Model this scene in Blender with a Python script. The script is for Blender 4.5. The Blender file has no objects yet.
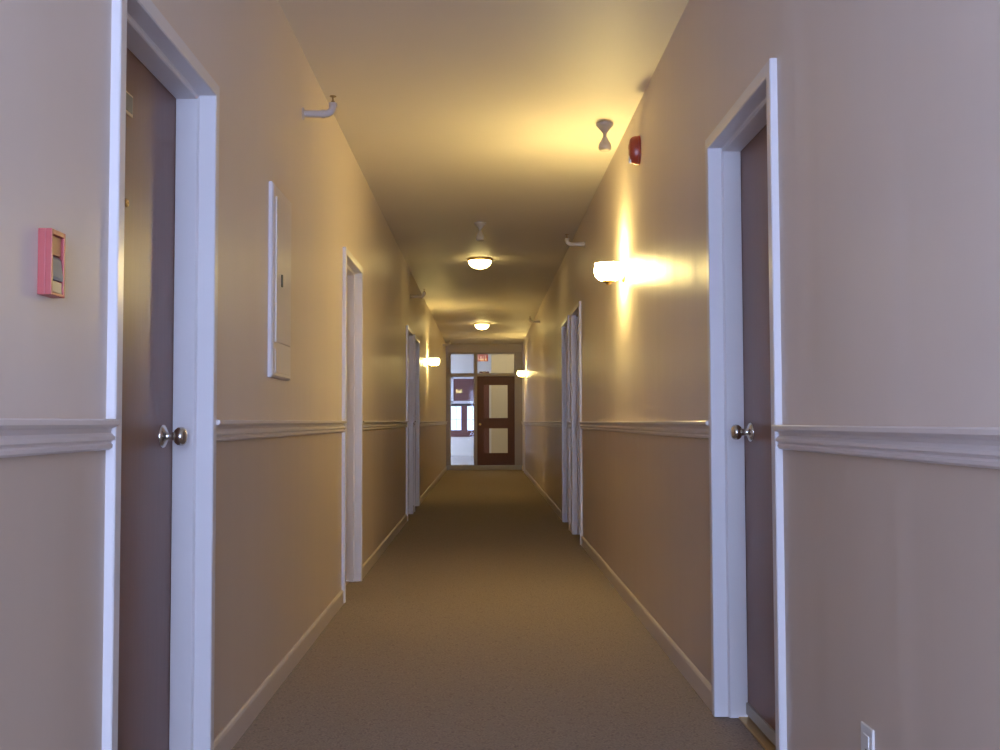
import bpy, bmesh, math, random
from mathutils import Vector, Matrix
random.seed(4)
C = bpy.context.scene.collection
S = bpy.context.scene

# ---------------------------------------------------------------- dimensions (metres)
LW, RW = -0.835, 0.84          # hall wall surfaces
CH = 2.775                     # ceiling height
EY = 23.1                      # end partition
BY = -1.9                      # wall behind the camera
LOB_Y, LOB_H = 33.0, 3.25      # lobby beyond
EYE = 1.06

# ---------------------------------------------------------------- materials
def new_mat(name):
    m = bpy.data.materials.new(name); m.use_nodes = True
    return m, m.node_tree, m.node_tree.nodes['Principled BSDF']

def coords(nt, scale=(1, 1, 1)):
    g = nt.nodes.new('ShaderNodeNewGeometry')
    mp = nt.nodes.new('ShaderNodeMapping'); mp.inputs['Scale'].default_value = scale
    nt.links.new(g.outputs['Position'], mp.inputs['Vector'])
    return mp.outputs['Vector']

def noise(nt, vec, scale, detail=3):
    n = nt.nodes.new('ShaderNodeTexNoise'); n.inputs['Scale'].default_value = scale
    n.inputs['Detail'].default_value = detail
    nt.links.new(vec, n.inputs['Vector']); return n.outputs['Fac']

def bump(nt, fac, strength, dist, prev=None):
    b = nt.nodes.new('ShaderNodeBump'); b.inputs['Strength'].default_value = strength
    b.inputs['Distance'].default_value = dist
    nt.links.new(fac, b.inputs['Height'])
    if prev is not None: nt.links.new(prev, b.inputs['Normal'])
    return b.outputs['Normal']

def mixc(nt, fac, a, b):
    m = nt.nodes.new('ShaderNodeMix'); m.data_type = 'RGBA'
    if isinstance(fac, float): m.inputs['Factor'].default_value = fac
    else: nt.links.new(fac, m.inputs['Factor'])
    for sock, v in ((m.inputs['A'], a), (m.inputs['B'], b)):
        if isinstance(v, tuple): sock.default_value = (*v, 1)
        else: nt.links.new(v, sock)
    return m.outputs['Result']

def paint(name, col, rough=0.5, var=0.05, bscale=260, bstr=0.08, spec=0.5):
    m, nt, p = new_mat(name)
    v = coords(nt)
    f = noise(nt, v, 2.2)
    d = tuple(c * (1 - var) for c in col); l = tuple(min(1, c * (1 + var)) for c in col)
    nt.links.new(mixc(nt, f, d, l), p.inputs['Base Color'])
    p.inputs['Roughness'].default_value = rough
    p.inputs['Specular IOR Level'].default_value = spec
    nt.links.new(bump(nt, noise(nt, v, bscale, 2), bstr, 0.001), p.inputs['Normal'])
    return m

def wall_paint(name, upper, lower, split, rough=0.40):
    """two paints meeting behind the chair rail, eggshell gloss, slightly wavy plaster"""
    m, nt, p = new_mat(name)
    v = coords(nt)
    sep = nt.nodes.new('ShaderNodeSeparateXYZ'); nt.links.new(v, sep.inputs[0])
    gt = nt.nodes.new('ShaderNodeMath'); gt.operation = 'GREATER_THAN'
    nt.links.new(sep.outputs['Z'], gt.inputs[0]); gt.inputs[1].default_value = split
    f = noise(nt, v, 1.6)
    up = mixc(nt, f, tuple(c * 0.97 for c in upper), tuple(c * 1.03 for c in upper))
    lo = mixc(nt, f, tuple(c * 0.95 for c in lower), tuple(c * 1.04 for c in lower))
    nt.links.new(mixc(nt, gt.outputs[0], lo, up), p.inputs['Base Color'])
    p.inputs['Roughness'].default_value = rough
    p.inputs['Specular IOR Level'].default_value = 0.12
    wave = noise(nt, coords(nt, (1, 1.5, 0.10)), 1.6, 3)
    n1 = bump(nt, wave, 0.55, 0.025)
    n2 = bump(nt, noise(nt, v, 240, 2), 0.10, 0.001, n1)
    nt.links.new(n2, p.inputs['Normal'])
    return m

def carpet_mat():
    m, nt, p = new_mat('taupe_loop_carpet')
    v = coords(nt)
    vo = nt.nodes.new('ShaderNodeTexVoronoi'); vo.inputs['Scale'].default_value = 130
    nt.links.new(v, vo.inputs['Vector'])
    c1 = mixc(nt, vo.outputs['Distance'], (0.41, 0.325, 0.265), (0.18, 0.142, 0.115))
    f = noise(nt, v, 26, 3)
    r = nt.nodes.new('ShaderNodeMapRange'); nt.links.new(f, r.inputs[0])
    r.inputs[1].default_value = 0.3; r.inputs[2].default_value = 0.7
    c2 = mixc(nt, r.outputs[0], c1, (0.29, 0.236, 0.19))
    nt.links.new(c2, p.inputs['Base Color'])
    p.inputs['Roughness'].default_value = 0.95
    p.inputs['Specular IOR Level'].default_value = 0.15
    b = bump(nt, vo.outputs['Distance'], 0.8, 0.004)
    nt.links.new(b, p.inputs['Normal'])
    return m

def wood_mat(name, a, b, rough=0.4):
    m, nt, p = new_mat(name)
    f = noise(nt, coords(nt, (9, 9, 0.7)), 6, 5)
    nt.links.new(mixc(nt, f, a, b), p.inputs['Base Color'])
    p.inputs['Roughness'].default_value = rough
    nt.links.new(bump(nt, f, 0.1, 0.002), p.inputs['Normal'])
    return m

def metal_mat(name, col, rough=0.25):
    m, nt, p = new_mat(name)
    p.inputs['Base Color'].default_value = (*col, 1)
    p.inputs['Metallic'].default_value = 1
    f = noise(nt, coords(nt), 90, 2)
    r = nt.nodes.new('ShaderNodeMapRange'); nt.links.new(f, r.inputs[0])
    r.inputs[3].default_value = rough * 0.8; r.inputs[4].default_value = rough * 1.25
    nt.links.new(r.outputs[0], p.inputs['Roughness'])
    return m

def glow_mat(name, col, strength, base=(0.9, 0.88, 0.82)):
    m, nt, p = new_mat(name)
    p.inputs['Base Color'].default_value = (*base, 1)
    p.inputs['Roughness'].default_value = 0.35
    p.inputs['Emission Color'].default_value = (*col, 1)
    p.inputs['Emission Strength'].default_value = strength
    return m

def glass_mat(name):
    m = bpy.data.materials.new(name); m.use_nodes = True
    nt = m.node_tree; nt.nodes.clear()
    o = nt.nodes.new('ShaderNodeOutputMaterial'); mx = nt.nodes.new('ShaderNodeMixShader')
    t = nt.nodes.new('ShaderNodeBsdfTransparent'); g = nt.nodes.new('ShaderNodeBsdfGlossy')
    t.inputs[0].default_value = (0.93, 0.95, 0.94, 1)
    g.inputs['Roughness'].default_value = 0.03
    fr = nt.nodes.new('ShaderNodeFresnel'); fr.inputs[0].default_value = 1.22
    nt.links.new(fr.outputs[0], mx.inputs[0]); nt.links.new(t.outputs[0], mx.inputs[1])
    nt.links.new(g.outputs[0], mx.inputs[2]); nt.links.new(mx.outputs[0], o.inputs[0])
    return m

WALL_UP, WALL_LO = (0.70, 0.612, 0.54), (0.565, 0.472, 0.392)
M = dict(
    wall_l=wall_paint('wall_paint_left', WALL_UP, WALL_LO, 1.03),
    wall_r=wall_paint('wall_paint_right', WALL_UP, WALL_LO, 1.02),
    ceiling=paint('ceiling_paint', (0.70, 0.64, 0.56), 0.55, 0.02, 180, 0.15, 0.4),
    endwall=paint('end_wall_paint', (0.44, 0.38, 0.32), 0.5),
    carpet=carpet_mat(),
    rail=paint('rail_paint', (0.68, 0.63, 0.61), 0.33, 0.02),
    base=paint('baseboard_paint', (0.56, 0.49, 0.43), 0.38, 0.03),
    frame=paint('door_frame_enamel', (0.69, 0.67, 0.68), 0.28, 0.01, 20, 0.0),
    leaf=wood_mat('red_brown_door_veneer', (0.17, 0.078, 0.055), (0.21, 0.10, 0.070), 0.38),
    endoor=wood_mat('dark_mahogany', (0.085, 0.028, 0.019), (0.125, 0.042, 0.027), 0.55),
    nickel=metal_mat('satin_nickel', (0.62, 0.59, 0.54), 0.20),
    bronze=metal_mat('dull_sprinkler_brass', (0.30, 0.20, 0.08), 0.4),
    brass=metal_mat('worn_brass', (0.62, 0.42, 0.16), 0.35),
    bellgrey=paint('grey_beige_plastic', (0.40, 0.36, 0.31), 0.45, 0.03),
    white=paint('white_plastic', (0.72, 0.70, 0.67), 0.4, 0.02),
    pipe=paint('painted_pipe', (0.50, 0.44, 0.40), 0.4, 0.03),
    panel=paint('panel_enamel', (0.74, 0.68, 0.66), 0.28, 0.02),
    dark=paint('dark_plastic', (0.05, 0.045, 0.04), 0.4, 0.05),
    plaque=paint('plaque_face', (0.16, 0.16, 0.13), 0.35, 0.2),
    red=paint('alarm_red_plastic', (0.33, 0.05, 0.025), 0.3, 0.05),
    pinkred=paint('pull_station_red', (0.42, 0.085, 0.08), 0.35, 0.05),
    orange=paint('pull_station_orange', (0.50, 0.21, 0.10), 0.45, 0.08),
    lever=paint('pull_lever_grey', (0.30, 0.30, 0.29), 0.45, 0.45, 60, 0.5),
    cream=paint('cream_plastic', (0.66, 0.52, 0.33), 0.4, 0.05),
    sill=paint('grey_sill', (0.40, 0.38, 0.34), 0.5, 0.08),
    gframe=paint('partition_paint', (0.36, 0.31, 0.26), 0.4, 0.03),
    lobbywhite=paint('lobby_white', (0.76, 0.71, 0.62), 0.5, 0.01),
    lobbycream=paint('lobby_cream', (0.60, 0.52, 0.39), 0.5, 0.01),
    tile=paint('pale_tile', (0.74, 0.71, 0.67), 0.22, 0.03),
    redbrown=paint('red_brown_paint', (0.15, 0.055, 0.045), 0.5, 0.12),
    glass=glass_mat('clear_glass'),
    lens=glow_mat('strobe_lens', (1, 0.9, 0.8), 0.0, (0.85, 0.8, 0.75)),
    sconce=glow_mat('sconce_glass', (1.0, 0.765, 0.28), 178.0),
    sconce2=glow_mat('sconce_glass_far', (1.0, 0.765, 0.27), 80.0),
    dome=glow_mat('dome_glass', (1.0, 0.765, 0.28), 16.0),
    dome_far=glow_mat('dome_glass_far', (1.0, 0.765, 0.28), 28.0),
    lobbyfill=glow_mat('lobby_fill_glass', (1.0, 0.84, 0.52), 170.0),
    exit=glow_mat('exit_red', (1.0, 0.22, 0.18), 0.25, (0.5, 0.05, 0.04)),
    letters=glow_mat('exit_letters', (1.0, 0.55, 0.45), 0.4),
)

# ---------------------------------------------------------------- mesh helpers
def bm_box(bm, x0, x1, y0, y1, z0, z1):
    vs = [bm.verts.new((x, y, z)) for x in (x0, x1) for y in (y0, y1) for z in (z0, z1)]
    for f in ((0, 1, 3, 2), (4, 6, 7, 5), (0, 4, 5, 1), (2, 3, 7, 6), (0, 2, 6, 4), (1, 5, 7, 3)):
        bm.faces.new([vs[i] for i in f])
    return vs

def lathe(bm, prof, seg=32, mtx=None):
    """prof: list of (radius, height) around +Z"""
    rings = []
    for r, h in prof:
        if r < 1e-6:
            rings.append([bm.verts.new((0, 0, h))])
        else:
            rings.append([bm.verts.new((r * math.cos(2 * math.pi * i / seg), r * math.sin(2 * math.pi * i / seg), h)) for i in range(seg)])
    for a, b in zip(rings, rings[1:]):
        for i in range(seg):
            j = (i + 1) % seg
            if len(a) == 1 and len(b) == 1: continue
            if len(a) == 1: bm.faces.new((a[0], b[j], b[i]))
            elif len(b) == 1: bm.faces.new((a[i], a[j], b[0]))
            else: bm.faces.new((a[i], a[j], b[j], b[i]))
    for rg in (rings[0], rings[-1]):
        if len(rg) > 1: bm.faces.new(rg)
    if mtx is not None:
        bmesh.ops.transform(bm, matrix=mtx, verts=[v for rg in rings for v in rg])

def tube(bm, pts, r, seg=16):
    pts = [Vector(p) for p in pts]
    rings = []
    ref = Vector((0, 1, 0.02)).normalized()
    for i, p in enumerate(pts):
        a = pts[max(0, i - 1)]; b = pts[min(len(pts) - 1, i + 1)]
        t = (b - a).normalized()
        rr = ref if abs(t.dot(ref)) < 0.95 else Vector((1, 0, 0))
        n = t.cross(rr).normalized(); m = t.cross(n)
        rad = r[i] if isinstance(r, (list, tuple)) else r
        rings.append([bm.verts.new(p + rad * (math.cos(2 * math.pi * k / seg) * n + math.sin(2 * math.pi * k / seg) * m)) for k in range(seg)])
    for a, b in zip(rings, rings[1:]):
        for k in range(seg):
            j = (k + 1) % seg
            bm.faces.new((a[k], a[j], b[j], b[k]))
    bm.faces.new(rings[0]); bm.faces.new(rings[-1])

def extrude_y(bm, prof, y0, y1):
    """closed profile in (x,z), extruded along y"""
    a = [bm.verts.new((x, y0, z)) for x, z in prof]; b = [bm.verts.new((x, y1, z)) for x, z in prof]
    n = len(prof)
    for i in range(n):
        j = (i + 1) % n
        bm.faces.new((a[i], a[j], b[j], b[i]))
    bm.faces.new(a); bm.faces.new(b)

def obj(name, bm, mat, parent=None, smooth=False, bevel=0, seg=2):
    bmesh.ops.recalc_face_normals(bm, faces=bm.faces)
    me = bpy.data.meshes.new(name); bm.to_mesh(me); bm.free()
    me.materials.append(mat)
    o = bpy.data.objects.new(name, me); C.objects.link(o)
    if parent: o.parent = parent
    if smooth:
        for p in me.polygons: p.use_smooth = True
        e = o.modifiers.new('split', 'EDGE_SPLIT'); e.split_angle = math.radians(40)
    if bevel:
        b = o.modifiers.new('bevel', 'BEVEL'); b.width = bevel; b.segments = seg; b.limit_method = 'ANGLE'
    return o

def box(name, x0, x1, y0, y1, z0, z1, mat, parent=None, bevel=0):
    bm = bmesh.new(); bm_box(bm, x0, x1, y0, y1, z0, z1)
    return obj(name, bm, mat, parent, bevel=bevel)

def tag(o, label, cat, group=None, kind=None):
    o['label'] = label; o['category'] = cat
    if group: o['group'] = group
    if kind: o['kind'] = kind
    return o

def empty(name, loc=(0, 0, 0), rz=0):
    o = bpy.data.objects.new(name, None); C.objects.link(o)
    o.location = loc; o.rotation_euler = (0, 0, rz); o.empty_display_size = 0.1
    return o

def copy_tree(o, parent=None):
    c = o.copy(); C.objects.link(c); c.parent = parent
    for ch in list(o.children): copy_tree(ch, c)
    return c

# ---------------------------------------------------------------- doors of the hall: local frame
# local +x = into the hall (0 at the wall surface), local y runs along the wall, z up.
DO_W, DO_H, FACE, PROT = 0.795, 2.055, 0.042, 0.021
DOUT = DO_W + 2 * FACE
LEAF_N = -0.098

def frame_bm():
    prof = [(FACE, -0.16), (FACE, -0.002), (FACE, PROT - 0.003), (FACE - 0.003, PROT), (0.003, PROT), (0, PROT - 0.003),
            (0, -0.028), (-0.003, -0.031), (-0.012, -0.031), (-0.015, -0.034), (-0.015, LEAF_N + 0.002), (0, LEAF_N + 0.002), (0, -0.16)]
    path = [((0, 0), (-1, 0)), ((0, DO_H), (-1, 1)), ((DO_W, DO_H), (1, 1)), ((DO_W, 0), (1, 0))]
    bm = bmesh.new(); rings = []
    for (s, z), (ds, dz) in path:
        rings.append([bm.verts.new((n, FACE + s + ds * u, z + dz * u + (0.004 if z == 0 else 0))) for u, n in prof])
    k = len(prof)
    for a, b in zip(rings, rings[1:]):
        for i in range(k):
            j = (i + 1) % k
            bm.faces.new((a[i], a[j], b[j], b[i]))
    bm.faces.new(rings[0]); bm.faces.new(rings[-1])
    return bm

def knob_bm(hand_y):
    bm = bmesh.new()
    m = Matrix.Translation((LEAF_N, hand_y, 1.02)) @ Matrix.Rotation(math.pi / 2, 4, 'Y')
    prof = [(0.0, 0.0305), (0.012, 0.0305), (0.0125, 0.035), (0.020, 0.039), (0.0255, 0.046), (0.0275, 0.054), (0.0265, 0.062), (0.021, 0.0685), (0.011, 0.072), (0, 0.0725)]
    lathe(bm, prof, 32, m)
    return bm

def rosette_bm(hand_y):
    bm = bmesh.new()
    m = Matrix.Translation((LEAF_N, hand_y, 1.02)) @ Matrix.Rotation(math.pi / 2, 4, 'Y')
    lathe(bm, [(0.034, 0.0), (0.034, 0.004), (0.031, 0.008), (0.022, 0.012), (0.0135, 0.016), (0.0115, 0.022), (0.0115, 0.032)], 32, m)
    return bm

def make_door(number, side, y0, knob_far=True):
    """side -1: left wall, +1: right wall.  y0: outer near edge of the frame"""
    wx = LW if side < 0 else RW
    root = empty('door_%d' % number, (wx, y0, 0))
    root.scale = (1, 1, 1)
    sx = 1 if side < 0 else -1
    def fl(bm):                                    # mirror local x for the right wall
        if sx < 0: bmesh.ops.scale(bm, vec=(-1, 1, 1), verts=bm.verts)
        return bm
    obj('door_frame', fl(frame_bm()), M['frame'], root)
    bm = bmesh.new(); bm_box(bm, LEAF_N - 0.044, LEAF_N, FACE + 0.004, FACE + DO_W - 0.004, 0.016, DO_H - 0.003)
    leaf = obj('door_leaf', fl(bm), M['leaf'], root, bevel=0.0015)
    ky = FACE + DO_W - 0.112
    if not knob_far: ky = FACE + 0.112
    obj('knob', fl(knob_bm(ky)), M['nickel'], leaf, smooth=True)
    obj('rosette', fl(rosette_bm(ky)), M['nickel'], leaf, smooth=True)
    cy = FACE + DO_W / 2 - .045
    bm = bmesh.new(); bm_box(bm, LEAF_N, LEAF_N + 0.004, cy - 0.036, cy + 0.036, 1.866, 1.924)
    obj('plaque_border', fl(bm), M['cream'], leaf, bevel=0.0015)
    bm = bmesh.new(); bm_box(bm, LEAF_N + 0.004, LEAF_N + 0.0055, cy - 0.029, cy + 0.029, 1.874, 1.918)
    obj('plaque_face', fl(bm), M['plaque'], leaf)
    bm = bmesh.new()
    m = Matrix.Translation((LEAF_N, cy, 1.632)) @ Matrix.Rotation(math.pi / 2, 4, 'Y')
    lathe(bm, [(0.011, 0), (0.011, 0.003), (0.008, 0.006), (0.004, 0.006), (0.003, 0.003), (0, 0.003)], 20, m)
    obj('peephole', fl(bm), M['brass'], leaf, smooth=True)
    bm = bmesh.new(); bm_box(bm, LEAF_N, LEAF_N + 0.008, FACE + 0.006, FACE + DO_W - 0.006, 0.018, 0.058)
    obj('door_sweep', fl(bm), M['sill'], leaf, bevel=0.001)
    bm = bmesh.new(); bm_box(bm, LEAF_N - 0.05, LEAF_N + 0.035, FACE, FACE + DO_W, 0.0, 0.008)
    obj('threshold', fl(bm), M['brass'], root, bevel=0.002)
    # hinges on the near jamb edge
    for hz in (0.25, 1.02, 1.80):
        bm = bmesh.new()
        hy = FACE + 0.003 if knob_far else FACE + DO_W - 0.003
        tube(bm, [(LEAF_N - 0.004, hy, hz), (LEAF_N - 0.004, hy, hz + 0.09)], 0.005, 10)
        obj('hinge', fl(bm), M['nickel'], leaf, smooth=True)
    return root

door_spots = [(-1, 2.335), (-1, 6.19), (-1, 11.25), (-1, 12.40), (1, 2.95), (1, 9.01), (1, 10.22), (1, 21.6)]
door_labels = [
    'nearest door on the left wall, red brown leaf with small square plaque and nickel knob',
    'second door along the left wall, past the electrical panel',
    'third door along the left wall, nearer of an adjacent pair',
    'fourth door along the left wall, farther of an adjacent pair',
    'nearest door on the right wall, red brown leaf with nickel knob in a white frame',
    'second door along the right wall, nearer of an adjacent pair beyond the bright sconce',
    'third door along the right wall, farther of an adjacent pair beyond the bright sconce',
    'last door on the right wall, beside the end partition']
for i, (s, y) in enumerate(door_spots):
    d = make_door(i + 1, s, y, i in (0, 4))
    tag(d, door_labels[i], 'door', 'doors along the hallway', 'structure')

# ---------------------------------------------------------------- hall shell
def wall_with_openings(name, wx, side, spots, mat, label):
    t = 0.24
    x0, x1 = (wx - t, wx) if side < 0 else (wx, wx + t)
    bm = bmesh.new(); y = BY
    m = 0.025
    for s, yo in sorted(spots):
        a, b = yo + m, yo + DOUT - m
        bm_box(bm, x0, x1, y, a, -0.05, CH + 0.1)
        bm_box(bm, x0, x1, a, b, DO_H + 0.02, CH + 0.1)
        y = b
    bm_box(bm, x0, x1, y, EY + 0.1, -0.05, CH + 0.1)
    o = obj(name, bm, mat)
    # rooms behind the doors stay dark: a backing to the opening
    tag(o, label, 'wall', None, 'structure')
    return o

LS = [(s, y) for s, y in door_spots if s < 0]; RS = [(s, y) for s, y in door_spots if s > 0]
wall_with_openings('wall_left', LW, -1, LS, M['wall_l'], 'left hallway wall, beige above the rail and darker tan below')
wall_with_openings('wall_right', RW, 1, RS, M['wall_r'], 'right hallway wall, beige above the rail and darker tan below')
tag(box('floor', LW - 0.25, RW + 0.25, BY - 0.3, EY + 0.02, -0.12, 0.0, M['carpet']), 'taupe loop pile carpet running down the hallway', 'floor', None, 'structure')
tag(box('ceiling', LW - 0.25, RW + 0.25, BY - 0.3, EY + 0.1, CH, CH + 0.15, M['ceiling']), 'cream painted hallway ceiling lit in bands by the lamps', 'ceiling', None, 'structure')

# wall behind the camera with the daylight window
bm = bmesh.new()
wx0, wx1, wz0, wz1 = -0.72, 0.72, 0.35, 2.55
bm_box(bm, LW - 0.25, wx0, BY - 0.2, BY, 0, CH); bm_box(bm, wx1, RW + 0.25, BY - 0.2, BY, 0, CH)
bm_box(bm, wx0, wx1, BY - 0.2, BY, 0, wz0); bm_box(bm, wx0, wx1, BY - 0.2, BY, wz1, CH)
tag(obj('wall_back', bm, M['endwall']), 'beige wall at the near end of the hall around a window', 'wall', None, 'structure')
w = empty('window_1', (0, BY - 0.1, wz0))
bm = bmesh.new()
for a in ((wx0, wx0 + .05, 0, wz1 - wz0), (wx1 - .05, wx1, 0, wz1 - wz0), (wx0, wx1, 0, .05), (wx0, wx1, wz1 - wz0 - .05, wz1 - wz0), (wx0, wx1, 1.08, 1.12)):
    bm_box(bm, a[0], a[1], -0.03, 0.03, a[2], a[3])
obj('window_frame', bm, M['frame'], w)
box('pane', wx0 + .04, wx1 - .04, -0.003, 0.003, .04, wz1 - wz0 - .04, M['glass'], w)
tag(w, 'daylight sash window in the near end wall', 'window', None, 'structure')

# ---------------------------------------------------------------- chair rails and baseboards
def rail_profile(top):
    # (protrusion, z) from the wall, closed
    return [(-0.004, top), (0.027, top), (0.031, top - 0.003), (0.031, top - 0.012), (0.024, top - 0.016), (0.013, top - 0.021),
            (0.011, top - 0.030), (0.015, top - 0.033), (0.020, top - 0.038), (0.020, top - 0.045), (0.013, top - 0.049),
            (0.012, top - 0.052), (0.016, top - 0.056), (0.015, top - 0.063), (0.007, top - 0.068), (-0.004, top - 0.068)]

def segments(spots, end):
    out = []; y = BY
    for s, yo in sorted(spots): out.append((y, yo)); y = yo + DOUT
    out.append((y, end)); return out

n = 0
names_l = ['from the near end to the first door', 'between the first and second doors', 'between the second door and the adjacent pair', 'between the two adjacent doors', 'from the fourth door to the end partition']
names_r = ['from the near end to the first door', 'between the first and second doors', 'between the two adjacent doors', 'between the third door and the last door', 'from the last door to the end partition']
for side, spots, wx, nm in ((-1, LS, LW, names_l), (1, RS, RW, names_r)):
    sx = 1 if side < 0 else -1
    sd = 'left' if side < 0 else 'right'
    for k, (a, b) in enumerate(segments(spots, EY)):
        n += 1
        top = 1.068 if side < 0 else (1.048 if k == 0 else 1.060)
        bm = bmesh.new(); extrude_y(bm, [(wx + sx * p, z) for p, z in rail_profile(top)], a, b)
        tag(obj('trim_%d' % n, bm, M['rail'], smooth=False), 'moulded chair rail on the %s wall %s' % (sd, nm[k]), 'chair rail', 'chair rails on the hallway walls', 'structure')
        bm = bmesh.new()
        extrude_y(bm, [(wx + sx * p, z) for p, z in [(-0.004, 0), (0.013, 0), (0.013, 0.070), (0.009, 0.078), (0.004, 0.082), (-0.004, 0.082)]], a, b)
        tag(obj('baseboard_' + sd, bm, M['base']), 'painted baseboard along the %s wall %s' % (sd, nm[k]), 'baseboard', 'baseboards along the hallway', 'structure')

# ---------------------------------------------------------------- end partition (z measured at EY)
def px2x(px): return (px - 484.1) / 1050.0 * EY
def px2z(py): return EYE + (421.5 - py) / 1050.0 * EY * 1.0
Y0, Y1 = EY, EY + 0.10
zt = px2z(353.5)                                           # top of transom lights
tag(box('wall_end', LW - .2, RW + .2, Y0, Y1, zt + 0.035, LOB_H + .1, M['endwall']), 'plain taupe header wall above the glazed end partition', 'wall', None, 'structure')
xa, xb, xc, xd = px2x(450.3), px2x(474.2), px2x(477.0), px2x(514.8)
tag(box('trim_11', LW - .2, xa - 0.03, Y0, Y1, 0, zt + .035, M['gframe']), 'beige side panel at the left end of the glazed partition', 'trim', None, 'structure')
tag(box('trim_12', xd + 0.03, RW + .2, Y0, Y1, 0, zt + .035, M['gframe']), 'beige side panel at the right end of the glazed partition', 'trim', None, 'structure')
bm = bmesh.new()
zs = px2z(465.2)                                            # bottom of glass
ztr0, ztr1 = px2z(376.2), px2z(373.6)                       # transom bar
bm_box(bm, xa - .03, xa, Y0 - .012, Y1, zs, zt + .035)
bm_box(bm, xd, xd + .03, Y0 - .012, Y1, zs, zt + .035)
bm_box(bm, xb, xc, Y0 - .012, Y1, zs, zt + .035)
bm_box(bm, xa, xb, Y0 - .012, Y1, zt, zt + .035); bm_box(bm, xc, xd, Y0 - .012, Y1, zt, zt + .035)
bm_box(bm, xa, xb, Y0 - .012, Y1, ztr0, ztr1); bm_box(bm, xc, xd, Y0 - .012, Y1, ztr0, ztr1)
bm_box(bm, xb, xc + .022, Y0 + .072, Y1, zs, ztr0); bm_box(bm, xd - .022, xd + .03, Y0 + .072, Y1, zs, ztr0); bm_box(bm, xc, xd, Y0 + .072, Y1, ztr0 - .02, ztr0)
tag(obj('trim_13', bm, M['gframe'], bevel=.003), 'beige painted mullions and transom bar of the end partition', 'trim', None, 'structure')
bm = bmesh.new()
extrude_y(bm, [(0, 0)] * 0 + [(LW, 0), (RW, 0), (RW, zs), (LW, zs)], Y0 - 0.03, Y1 + .02)
tag(obj('trim_14', bm, M['sill'], bevel=.006), 'raised grey sill under the glazed end partition', 'sill', None, 'structure')

def light_window(num, x0, x1, z0, z1, label):
    w = empty('window_%d' % num, ((x0 + x1) / 2, Y0 + .05, z0))
    hw, h = (x1 - x0) / 2, z1 - z0
    bm = bmesh.new(); t = 0.012
    for a in ((-hw, -hw + t, 0, h), (hw - t, hw, 0, h), (-hw, hw, 0, t), (-hw, hw, h - t, h)):
        bm_box(bm, a[0], a[1], -.012, .012, a[2], a[3])
    obj('glazing_bead', bm, M['gframe'], w)
    box('pane', -hw + .004, hw - .004, -.003, .003, .004, h - .004, M['glass'], w)
    return tag(w, label, 'window', None, 'structure')
light_window(2, xa, xb, ztr1, zt, 'small left transom light over the sidelight at the hall end')
light_window(3, xc, xd, ztr1, zt, 'wide transom light over the glazed door at the hall end')
light_window(4, xa, xb, zs, ztr0, 'tall clear sidelight left of the glazed door at the hall end')

# mahogany glazed door
dz0, dz1 = zs + 0.004, ztr0 - 0.003
d = empty('door_9', ((xc + xd) / 2, Y0 + .03, 0))
cx = (xc + xd) / 2
def rx(px): return px2x(px) - cx
dx0, dx1 = xc + .004 - cx, xd - .004 - cx
d.rotation_euler[2] = math.radians(1.8)
g0, g1 = rx(483.0), rx(508.2)
zz = [px2z(v) for v in (453.5, 427.8, 418.6, 384.5)]
bm = bmesh.new()
T0, T1 = -.022, .022
bm_box(bm, dx0, g0, T0, T1, dz0, dz1); bm_box(bm, g1, dx1, T0, T1, dz0, dz1)
bm_box(bm, g0, g1, T0, T1, dz0, zz[0]); bm_box(bm, g0, g1, T0, T1, zz[1], zz[2]); bm_box(bm, g0, g1, T0, T1, zz[3], dz1)
leaf = obj('door_leaf', bm, M['endoor'], d)
for a, b in ((zz[0], zz[1]), (zz[2], zz[3])):
    bm = bmesh.new(); t = .014
    for q in ((g0, g0 + t, a, b), (g1 - t, g1, a, b), (g0, g1, a, a + t), (g0, g1, b - t, b)):
        bm_box(bm, q[0], q[1], -.028, -.005, q[2], q[3])
    obj('glazing_bead', bm, M['endoor'], leaf)
    box('pane', g0 - .004, g1 + .004, -.003, .003, a - .004, b + .004, M['glass'], leaf)
bm = bmesh.new()
lathe(bm, [(0.026, 0), (0.026, .006), (.01, .012), (.01, .035), (.022, .042), (.026, .052), (.02, .062), (0, .066)], 24,
      Matrix.Translation((rx(480.0), T0, 1.0)) @ Matrix.Rotation(math.pi / 2, 4, 'X'))
obj('knob', bm, M['brass'], leaf, smooth=True)
tag(d, 'dark mahogany door with two glass panes at the end of the hall', 'door', None, 'structure')

# exit sign hung behind the transom
ex = empty('exit_sign', (px2x(482.6) * 1.02, Y1 + .14, px2z(360.6) * 1.0))
box('housing', -.125, .125, -.03, .03, 0, .15, M['exit'], ex, bevel=.006)
box('canopy', -.05, .05, -.02, .02, .15, .19, M['white'], ex)
box('bracket', -.02, .02, -.16, -.02, .165, .185, M['white'], ex)
bm = bmesh.new()
def letter(bm, ox, strokes):
    for (x0, x1, z0, z1) in strokes: bm_box(bm, ox + x0, ox + x1, -.034, -.029, .025 + z0, .025 + z1)
W, H_, s_ = .042, .10, .011
letter(bm, -.106, [(0, s_, 0, H_), (s_, W, 0, s_), (s_, W * .85, H_ / 2 - s_ / 2, H_ / 2 + s_ / 2), (s_, W, H_ - s_, H_)])
for sgn in (1, -1):                                          # X
    ang = math.atan2(H_, W) * sgn; L = math.hypot(H_, W) / 2
    mt = Matrix.Translation((-.054 + W / 2, -.0315, .025 + H_ / 2)) @ Matrix.Rotation(-ang, 4, 'Y')
    vs = bm_box(bm, -L + .004, L - .004, -.0025, .0025, -s_ / 2, s_ / 2); bmesh.ops.transform(bm, matrix=mt, verts=vs)
letter(bm, .010, [(0, s_, 0, H_)])
letter(bm, .040, [(0, .052, H_ - s_, H_), (.026 - s_ / 2, .026 + s_ / 2, 0, H_ - s_)])
obj('lettering', bm, M['letters'], ex)
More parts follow.
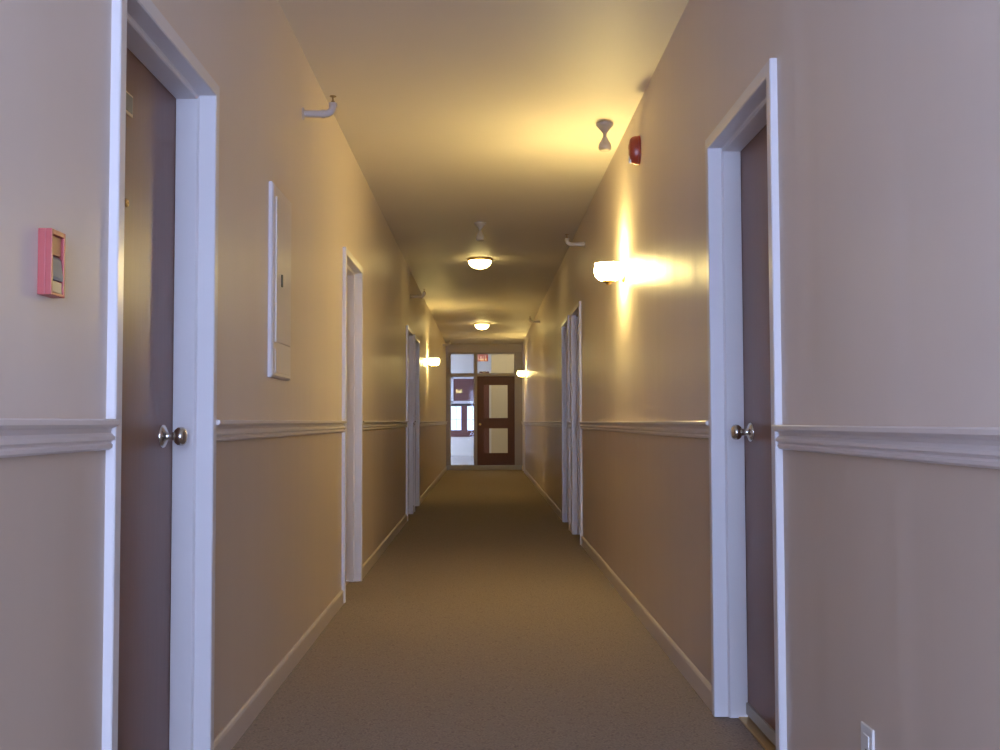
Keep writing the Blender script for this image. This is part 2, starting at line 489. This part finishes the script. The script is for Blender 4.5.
tag(ex, 'small red EXIT sign seen through the transom over the end door', 'exit sign')

# ---------------------------------------------------------------- lobby beyond
LX0, LX1 = -3.2, 3.0
tag(box('floor_far', LX0, LX1, Y1 + .02, LOB_Y, -.1, 0, M['tile']), 'shiny pale lobby floor beyond the glazed partition', 'floor', None, 'structure')
tag(box('ceiling_far', LX0, LX1, Y1, LOB_Y + .2, LOB_H, LOB_H + .1, M['lobbywhite']), 'white lobby ceiling beyond the partition', 'ceiling', None, 'structure')
# side walls of the lobby; unseen opening added on the left to let daylight in
bm = bmesh.new()
bm_box(bm, LX0 - .2, LX0, Y1, 27.4, 0, LOB_H); bm_box(bm, LX0 - .2, LX0, 31.6, LOB_Y, 0, LOB_H)
bm_box(bm, LX0 - .2, LX0, 27.4, 31.6, 0, .6); bm_box(bm, LX0 - .2, LX0, 27.4, 31.6, 2.7, LOB_H)
tag(obj('wall_lobby_left', bm, M['lobbywhite']), 'white lobby side wall with an opening added for daylight, hidden to the left', 'wall', None, 'structure')
tag(box('wall_lobby_right', LX1, LX1 + .2, Y1, LOB_Y, 0, LOB_H, M['lobbycream']), 'cream lobby side wall to the right', 'wall', None, 'structure')
bm = bmesh.new()
bm_box(bm, LX0, LW - .2, Y0, Y1, 0, LOB_H); bm_box(bm, RW + .2, LX1, Y0, Y1, 0, LOB_H)
tag(obj('wall_lobby_near', bm, M['lobbywhite']), 'lobby walls either side of the glazed partition', 'wall', None, 'structure')
# far wall with two window openings
K = LOB_Y / 1050.0
def fx(px): return (px - 484.1) * K
def fz(py): return EYE + (421.5 - py) * K
ux0, ux1 = fx(450.2), fx(478.5)                              # window unit
wz_0, wz_1 = fz(430), fz(405.5)
wa, wb, wc_, we = fx(451.0), fx(461.2), fx(467.2), fx(477.4)
bm = bmesh.new()
bm_box(bm, LX0, ux0, LOB_Y, LOB_Y + .2, 0, LOB_H); bm_box(bm, ux1, LX1, LOB_Y, LOB_Y + .2, 0, LOB_H)
bm_box(bm, ux0, ux1, LOB_Y, LOB_Y + .2, 0, wz_0); bm_box(bm, ux0, ux1, LOB_Y, LOB_Y + .2, wz_1, LOB_H)
tag(obj('wall_far', bm, M['lobbywhite']), 'white far wall of the lobby around the paired windows', 'wall', None, 'structure')
w = empty('window_5', ((ux0 + ux1) / 2, LOB_Y, wz_0)); ox = (ux0 + ux1) / 2
h = wz_1 - wz_0
bm = bmesh.new()
bm_box(bm, ux0 - ox, wa - ox, .0, .12, 0, h); bm_box(bm, we - ox, ux1 - ox, .0, .12, 0, h)
bm_box(bm, wb - ox, wc_ - ox, -.03, .12, 0, h)
bm_box(bm, ux0 - ox, ux1 - ox, .0, .12, h - .02, h)
obj('window_frame', bm, M['redbrown'], w, bevel=.004)
bm = bmesh.new(); bm_box(bm, ux0 - ox, ux1 - ox, -.06, -.0, fz(436.5) - wz_0, 0)
obj('window_sill', bm, M['redbrown'], w, bevel=.004)
for a, b in ((wa, wb), (wc_, we)):
    p = box('pane', a - ox, b - ox, .05, .056, 0, h, M['glass'], w)
    bm = bmesh.new(); c = (a + b) / 2 - ox
    bm_box(bm, c - .008, c + .008, .035, .07, 0, h); bm_box(bm, a - ox, b - ox, .035, .07, h * .42, h * .42 + .016)
    obj('muntin', bm, M['frame'], p)
tag(w, 'paired daylight windows with red brown post in the far lobby wall', 'window', None, 'structure')
# red-brown panel above with white surround
pn = empty('wall_panel', (fx(464), LOB_Y, 0))
px0 = fx(464)
bm = bmesh.new()
for (a, b, c, e) in ((451.2, 453.6, 376.5, 403), (451.2, 479, 376.5, 378.8), (451.2, 479, 400.8, 403.4)):
    bm_box(bm, fx(a) - px0, fx(b) - px0, -.07, 0, fz(e), fz(c))
obj('surround', bm, M['frame'], pn, bevel=.003)
box('panel_board', fx(453.6) - px0, fx(479) - px0, -.03, 0, fz(400.8), fz(378.8), M['redbrown'], pn)
box('lower_bar', fx(451.2) - px0, fx(479) - px0, -.05, 0, fz(405.6), fz(403.6), M['dark'], pn)
tag(pn, 'white bordered red brown panel above the far lobby windows', 'wall panel', None, 'structure')
# cream partition seen through the mahogany door
QY = 27.0; K2 = QY / 1050
def qx(px): return (px - 484.1) * K2
tag(box('wall_partition', qx(491.3), LX1, QY, QY + .12, 0, LOB_H, M['lobbycream']), 'cream lobby wall visible through the glass of the end door', 'wall', None, 'structure')
tag(box('trim_15', qx(489.2), qx(491.3), QY - .03, QY + .13, 0, 2.25, M['frame'], bevel=.004), 'white vertical casing beside the cream lobby wall', 'trim', None, 'structure')
tag(box('wall_pillar', qx(479.5), qx(489.2), QY, QY + .12, 0, 2.35, M['redbrown'], bevel=.004), 'red brown pillar next to the white casing in the lobby', 'pillar', None, 'structure')

# ---------------------------------------------------------------- wall sconces
def make_sconce(mat):
    root = empty('wall_sconce')
    R = Matrix.Rotation(math.pi / 2, 4, 'Y')
    bm = bmesh.new(); lathe(bm, [(0.058, 0), (0.058, .006), (.052, .012), (.03, .018), (.012, .022)], 32, R)
    obj('backplate', bm, M['brass'], root, smooth=True)
    bm = bmesh.new(); tube(bm, [(.015, 0, 0), (.045, 0, -.02), (.075, 0, -.052), (.088, 0, -.062), (.095, 0, -.055)], .007, 12)
    obj('arm', bm, M['brass'], root, smooth=True)
    bm = bmesh.new(); lathe(bm, [(0, -.072), (.012, -.068), (.016, -.060), (.034, -.054), (.036, -.047), (0.030, -.044)], 24, Matrix.Translation((.095, 0, 0)))
    obj('fitter', bm, M['brass'], root, smooth=True)
    # squat frosted glass bowl, open at the top
    bm = bmesh.new()
    lathe(bm, [(.030, -.046), (.055, -.040), (.074, -.022), (.083, .002), (.084, .026), (.078, .046), (.082, .056), (.077, .056), (.070, .046), (.076, .026), (.075, .002), (.066, -.018), (.050, -.033), (.0, -.040)], 40, Matrix.Translation((.095, 0, 0)))
    obj('glass_shade', bm, mat, root, smooth=True)
    return root
s1 = make_sconce(M['sconce']); s1.location = (RW, 6.24, 1.945); s1.rotation_euler[2] = math.pi
tag(s1, 'brightest wall sconce on the right wall, before the first pair of doors', 'wall sconce', 'lit wall sconces')
s2 = make_sconce(M['sconce2']); s2.location = (LW, 15.5, 1.935)
tag(s2, 'lit glass wall sconce on the left wall near the far end', 'wall sconce', 'lit wall sconces')
s3 = make_sconce(M['sconce2']); s3.location = (RW, 20.9, 2.00); s3.rotation_euler[2] = math.pi
tag(s3, 'lit glass wall sconce on the right wall beside the end partition', 'wall sconce', 'lit wall sconces')

# ---------------------------------------------------------------- ceiling dome lights
def make_dome(mat):
    root = empty('ceiling_light')
    bm = bmesh.new(); lathe(bm, [(.0, 0), (.132, 0), (.135, -.008), (.132, -.02), (.124, -.026), (.0, -.026)], 40)
    obj('base', bm, M['brass'], root, smooth=True)
    bm = bmesh.new()
    lathe(bm, [(.122, -.026), (.120, -.045), (.106, -.070), (.082, -.090), (.052, -.103), (.020, -.109), (0, -.110)], 40)
    obj('glass_dome', bm, mat, root, smooth=True)
    bm = bmesh.new(); lathe(bm, [(0, -.108), (.010, -.110), (.012, -.118), (.007, -.126), (0, -.129)], 20)
    obj('finial', bm, M['brass'], root, smooth=True)
    return root
for i, (x, y, m, lb) in enumerate(((-.041, 11.0, 'dome', 'lit glass dome on the ceiling, nearer of the two down the hall'),
                                    (-.034, 18.3, 'dome_far', 'lit glass dome on the ceiling, farther of the two, near the end partition'))):
    d = make_dome(M[m]); d.location = (x, y, CH)
    tag(d, lb, 'ceiling light', 'ceiling lights in the hallway')
d = make_dome(M['lobbyfill']); d.location = (.6, 25.6, LOB_H)  # unseen lamp added to warm and brighten the lobby
tag(d, 'added fill dome on the lobby ceiling, unseen past the end partition', 'ceiling light')

# ---------------------------------------------------------------- bell shaped ceiling devices
def make_bell():
    root = empty('ceiling_detector')
    bm = bmesh.new(); lathe(bm, [(0, 0), (.050, 0), (.050, -.010), (.044, -.018), (.024, -.040), (.014, -.055), (0, -.055)], 28)
    obj('base', bm, M['bellgrey'], root, smooth=True)
    bm = bmesh.new(); lathe(bm, [(0, -.052), (.011, -.052), (.011, -.085), (0, -.085)], 20)
    obj('neck', bm, M['bellgrey'], root, smooth=True)
    bm = bmesh.new(); lathe(bm, [(0, -.080), (.014, -.080), (.022, -.098), (.034, -.118), (.038, -.138), (.036, -.150), (.028, -.158), (0, -.160)], 28)
    obj('bell', bm, M['bellgrey'], root, smooth=True)
    return root
b = make_bell(); b.location = (.700, 5.98, CH)
tag(b, 'bell shaped fixture hanging from the ceiling above the bright sconce', 'ceiling fixture', 'bell shaped ceiling fixtures')
b2 = copy_tree(b); b2.location = (-.030, 9.0, CH)
b2['label'] = 'dim bell shaped fixture on the ceiling just before the nearer dome light'

# ---------------------------------------------------------------- sidewall sprinklers
def make_sprinkler(out):
    root = empty('fire_sprinkler')
    bm = bmesh.new(); lathe(bm, [(.030, 0), (.028, .004), (.016, .007), (.0135, .009)], 24, Matrix.Rotation(math.pi / 2, 4, 'Y'))
    obj('escutcheon', bm, M['pipe'], root, smooth=True)
    bm = bmesh.new()
    pts = [(0, 0, 0), (out - .045, 0, 0)]
    for k in range(1, 9):
        a = k / 8 * math.pi / 2
        pts.append((out - .035 + .035 * math.sin(a), 0, .035 - .035 * math.cos(a)))
    pts.append((out, 0, .045))
    tube(bm, pts, .0165, 16)
    tube(bm, [(out - .052, 0, 0), (out - .036, 0, 0)], .0195, 16)
    tube(bm, [(out, 0, .034), (out, 0, .050)], .0195, 16)
    obj('pipe', bm, M['pipe'], root, smooth=True)
    bm = bmesh.new()
    tube(bm, [(out, 0, .048), (out, 0, .060)], .008, 12)
    for s in (-1, 1):
        tube(bm, [(out, s * .007, .058), (out, s * .011, .066), (out, s * .009, .076), (out, 0, .082)], .002, 8)
    tube(bm, [(out, 0, .060), (out, 0, .080)], .0025, 8)
    lathe(bm, [(0, .082), (.015, .081), (.016, .083), (.004, .085), (0, .085)], 20, Matrix.Translation((out, 0, 0)))
    obj('sprinkler_head', bm, M['bronze'], root, smooth=True)
    return root
spr = [(LW, 4.815, 2.485, 0, .138, 'white sprinkler pipe with brass head on the left wall, nearest the camera'),
       (LW, 11.84, 2.475, 0, .16, 'small sprinkler pipe on the left wall above the pair of doors'),
       (RW, 8.64, 2.525, math.pi, .15, 'small sprinkler pipe on the right wall above and before the pair of doors'),
       (RW, 15.66, 2.55, math.pi, .15, 'tiny sprinkler pipe high on the right wall before the far sconce'),
       (LW, 21.0, 2.60, 0, .15, 'tiny sprinkler pipe high on the left wall by the end partition')]
for x, y, z, rz, out, lb in spr:
    s = make_sprinkler(out); s.location = (x, y, z); s.rotation_euler[2] = rz
    tag(s, lb, 'sprinkler', 'sidewall sprinklers')

# ---------------------------------------------------------------- red horn alarm on the right wall
al = empty('alarm_horn', (RW, 5.58, 2.515))
def stadium(bm, x0, x1, hw, hh, n=12):
    a = []; 
    for k in range(n + 1):
        t = math.pi * k / n; a.append((hw * math.cos(t), hh - hw + hw * math.sin(t)))
    for k in range(n + 1):
        t = math.pi + math.pi * k / n; a.append((hw * math.cos(t), -(hh - hw) + hw * math.sin(t)))
    A = [bm.verts.new((x0, y, z)) for y, z in a]; B = [bm.verts.new((x1, y, z)) for y, z in a]
    for i in range(len(a)):
        j = (i + 1) % len(a); bm.faces.new((A[i], A[j], B[j], B[i]))
    bm.faces.new(A); bm.faces.new(B)
bm = bmesh.new(); stadium(bm, -.012, 0, .052, .080); obj('mounting_base', bm, M['red'], al, bevel=.002)
bm = bmesh.new()
hp = [(1, .012)] + [(math.cos(t) ** .45, .012 + .046 * math.sin(t) ** .8) for t in [k / 10 * math.pi / 2 for k in range(1, 10)]] + [(0, .058)]
lathe(bm, hp, 40, Matrix.Diagonal((1, .048, .078, 1)) @ Matrix.Rotation(-math.pi / 2, 4, 'Y'))
obj('housing', bm, M['red'], al, smooth=True)
bm = bmesh.new(); lathe(bm, [(.018, 0), (.018, .003), (.014, .004), (.008, .002), (0, .002)], 24, Matrix.Translation((-.0555, 0, .018)) @ Matrix.Rotation(-math.pi / 2, 4, 'Y'))
obj('speaker_grille', bm, M['red'], al, smooth=True)
bm = bmesh.new(); stadium(bm, -.060, -.040, .016, .022)
bmesh.ops.translate(bm, verts=bm.verts, vec=(0, 0, -.048)); o = obj('strobe_lens', bm, M['lens'], al, bevel=.005)
tag(al, 'rounded red fire alarm horn with clear strobe high on the right wall', 'fire alarm')

# ---------------------------------------------------------------- red pull station on the left wall
ps = empty('fire_alarm_pull', (LW, 1.999, 1.300))
hw, hh, dp = .033, .125, .026
bm = bmesh.new()
bm_box(bm, 0, dp * .55, -hw, hw, 0, hh)
for q in ((-hw, -hw + .008, 0, hh), (hw - .008, hw, 0, hh), (-hw + .008, hw - .008, hh - .010, hh), (-hw + .008, hw - .008, 0, .006)):
    bm_box(bm, dp * .55, dp, q[0], q[1], q[2], q[3])
obj('housing', bm, M['pinkred'], ps, bevel=.0012)
box('upper_plate', dp * .5, dp * .8, -.024, .024, .078, .114, M['orange'], ps, bevel=.001)
bm = bmesh.new(); extrude_y(bm, [(dp * .5, .032), (dp * .95, .030), (dp * 1.0, .036), (dp * .85, .070), (dp * .7, .076), (dp * .5, .076)], -.023, .023)
obj('pull_lever', bm, M['lever'], ps, bevel=.001)
box('lower_plate', dp * .5, dp * .9, -.024, .024, .007, .028, M['cream'], ps, bevel=.001)
tag(ps, 'small red fire alarm pull station with grey lever on the left wall', 'fire alarm pull')

# ---------------------------------------------------------------- electrical panel on the left wall
ep = empty('breaker_box', (LW, 4.255, 1.235))
pw, ph = .195, .762
bm = bmesh.new()
# shallow bevelled surround
o_ = [(-pw, 0), (pw, 0), (pw, ph), (-pw, ph)]; i_ = [(-pw + .008, .008), (pw - .008, .008), (pw - .008, ph - .008), (-pw + .008, ph - .008)]
A = [bm.verts.new((0, y, z)) for y, z in o_]; B = [bm.verts.new((.012, y, z)) for y, z in o_]; D = [bm.verts.new((.018, y, z)) for y, z in i_]
for i in range(4):
    j = (i + 1) % 4
    bm.faces.new((A[i], A[j], B[j], B[i])); bm.faces.new((B[i], B[j], D[j], D[i]))
bm.faces.new(D); bm.faces.new(A)
obj('surround', bm, M['panel'], ep)
dr = box('panel_door', .018, .024, -pw + .045, pw - .045, .14, ph - .05, M['panel'], ep, bevel=.002)
box('latch', .024, .030, -.062, -.046, .365, .415, M['dark'], dr, bevel=.002)
box('label_plate', .018, .021, -pw + .05, pw - .05, .02, .11, M['panel'], ep, bevel=.001)
tag(ep, 'tall narrow cream electrical panel on the left wall between the first two doors', 'electrical panel')

# ---------------------------------------------------------------- outlet on the right wall
ol = empty('electrical_outlet', (RW, 2.317, .285))
box('cover_plate', -.006, 0, -.036, .036, 0, .108, M['white'], ol, bevel=.0025)
bm = bmesh.new()
for z in (.018, .060): bm_box(bm, -.008, -.005, -.017, .017, z, z + .028)
obj('socket_face', bm, M['white'], ol, bevel=.001)
bm = bmesh.new()
lathe(bm, [(.0035, 0), (.0035, .0015), (0, .002)], 12, Matrix.Translation((-.006, 0, .054)) @ Matrix.Rotation(-math.pi / 2, 4, 'Y'))
obj('screw', bm, M['nickel'], ol)
tag(ol, 'white outlet cover low on the right wall at the frame edge', 'outlet')

# ---------------------------------------------------------------- world daylight
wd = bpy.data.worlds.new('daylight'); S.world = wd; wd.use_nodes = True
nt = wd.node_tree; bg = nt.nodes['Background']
# pale overcast sky, plus an added bright lobe that sends light through the near window
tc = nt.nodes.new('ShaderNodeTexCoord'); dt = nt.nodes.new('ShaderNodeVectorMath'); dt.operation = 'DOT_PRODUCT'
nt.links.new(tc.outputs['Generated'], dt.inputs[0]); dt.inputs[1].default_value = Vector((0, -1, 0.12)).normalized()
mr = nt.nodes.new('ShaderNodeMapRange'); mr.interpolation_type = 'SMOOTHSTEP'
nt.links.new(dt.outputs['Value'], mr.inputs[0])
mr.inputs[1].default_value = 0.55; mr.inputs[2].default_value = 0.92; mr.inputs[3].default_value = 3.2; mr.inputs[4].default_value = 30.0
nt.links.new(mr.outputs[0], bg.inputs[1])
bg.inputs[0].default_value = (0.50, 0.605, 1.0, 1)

# ---------------------------------------------------------------- camera
f_px = 1050.0
cam = bpy.data.cameras.new('camera'); co = bpy.data.objects.new('camera', cam); C.objects.link(co)
cam.sensor_fit = 'HORIZONTAL'; cam.sensor_width = 36; cam.lens = f_px / 1000 * 36
cam.clip_start = .02; cam.clip_end = 200
pitch = math.atan((421.5 - 375) / f_px); yaw = math.atan((500 - 484) / math.hypot(f_px, 46.5)); roll = 0.003
fw = Vector((math.sin(yaw) * math.cos(pitch), math.cos(yaw) * math.cos(pitch), math.sin(pitch)))
r = fw.cross(Vector((0, 0, 1))).normalized(); u = r.cross(fw)
r2 = r * math.cos(roll) - u * math.sin(roll); u2 = u * math.cos(roll) + r * math.sin(roll)
mt = Matrix((r2, u2, -fw)).transposed().to_4x4(); mt.translation = (0, 0, EYE)
co.matrix_world = mt
S.camera = co

S.view_settings.view_transform = 'Standard'; S.view_settings.look = 'None'
S.view_settings.gamma = 1; S.view_settings.use_curve_mapping = False
S.view_settings.exposure = 0.0
S.cycles.use_denoising = True
S.cycles.max_bounces = 14; S.cycles.diffuse_bounces = 8; S.cycles.transparent_max_bounces = 12
S.cycles.sample_clamp_indirect = 6
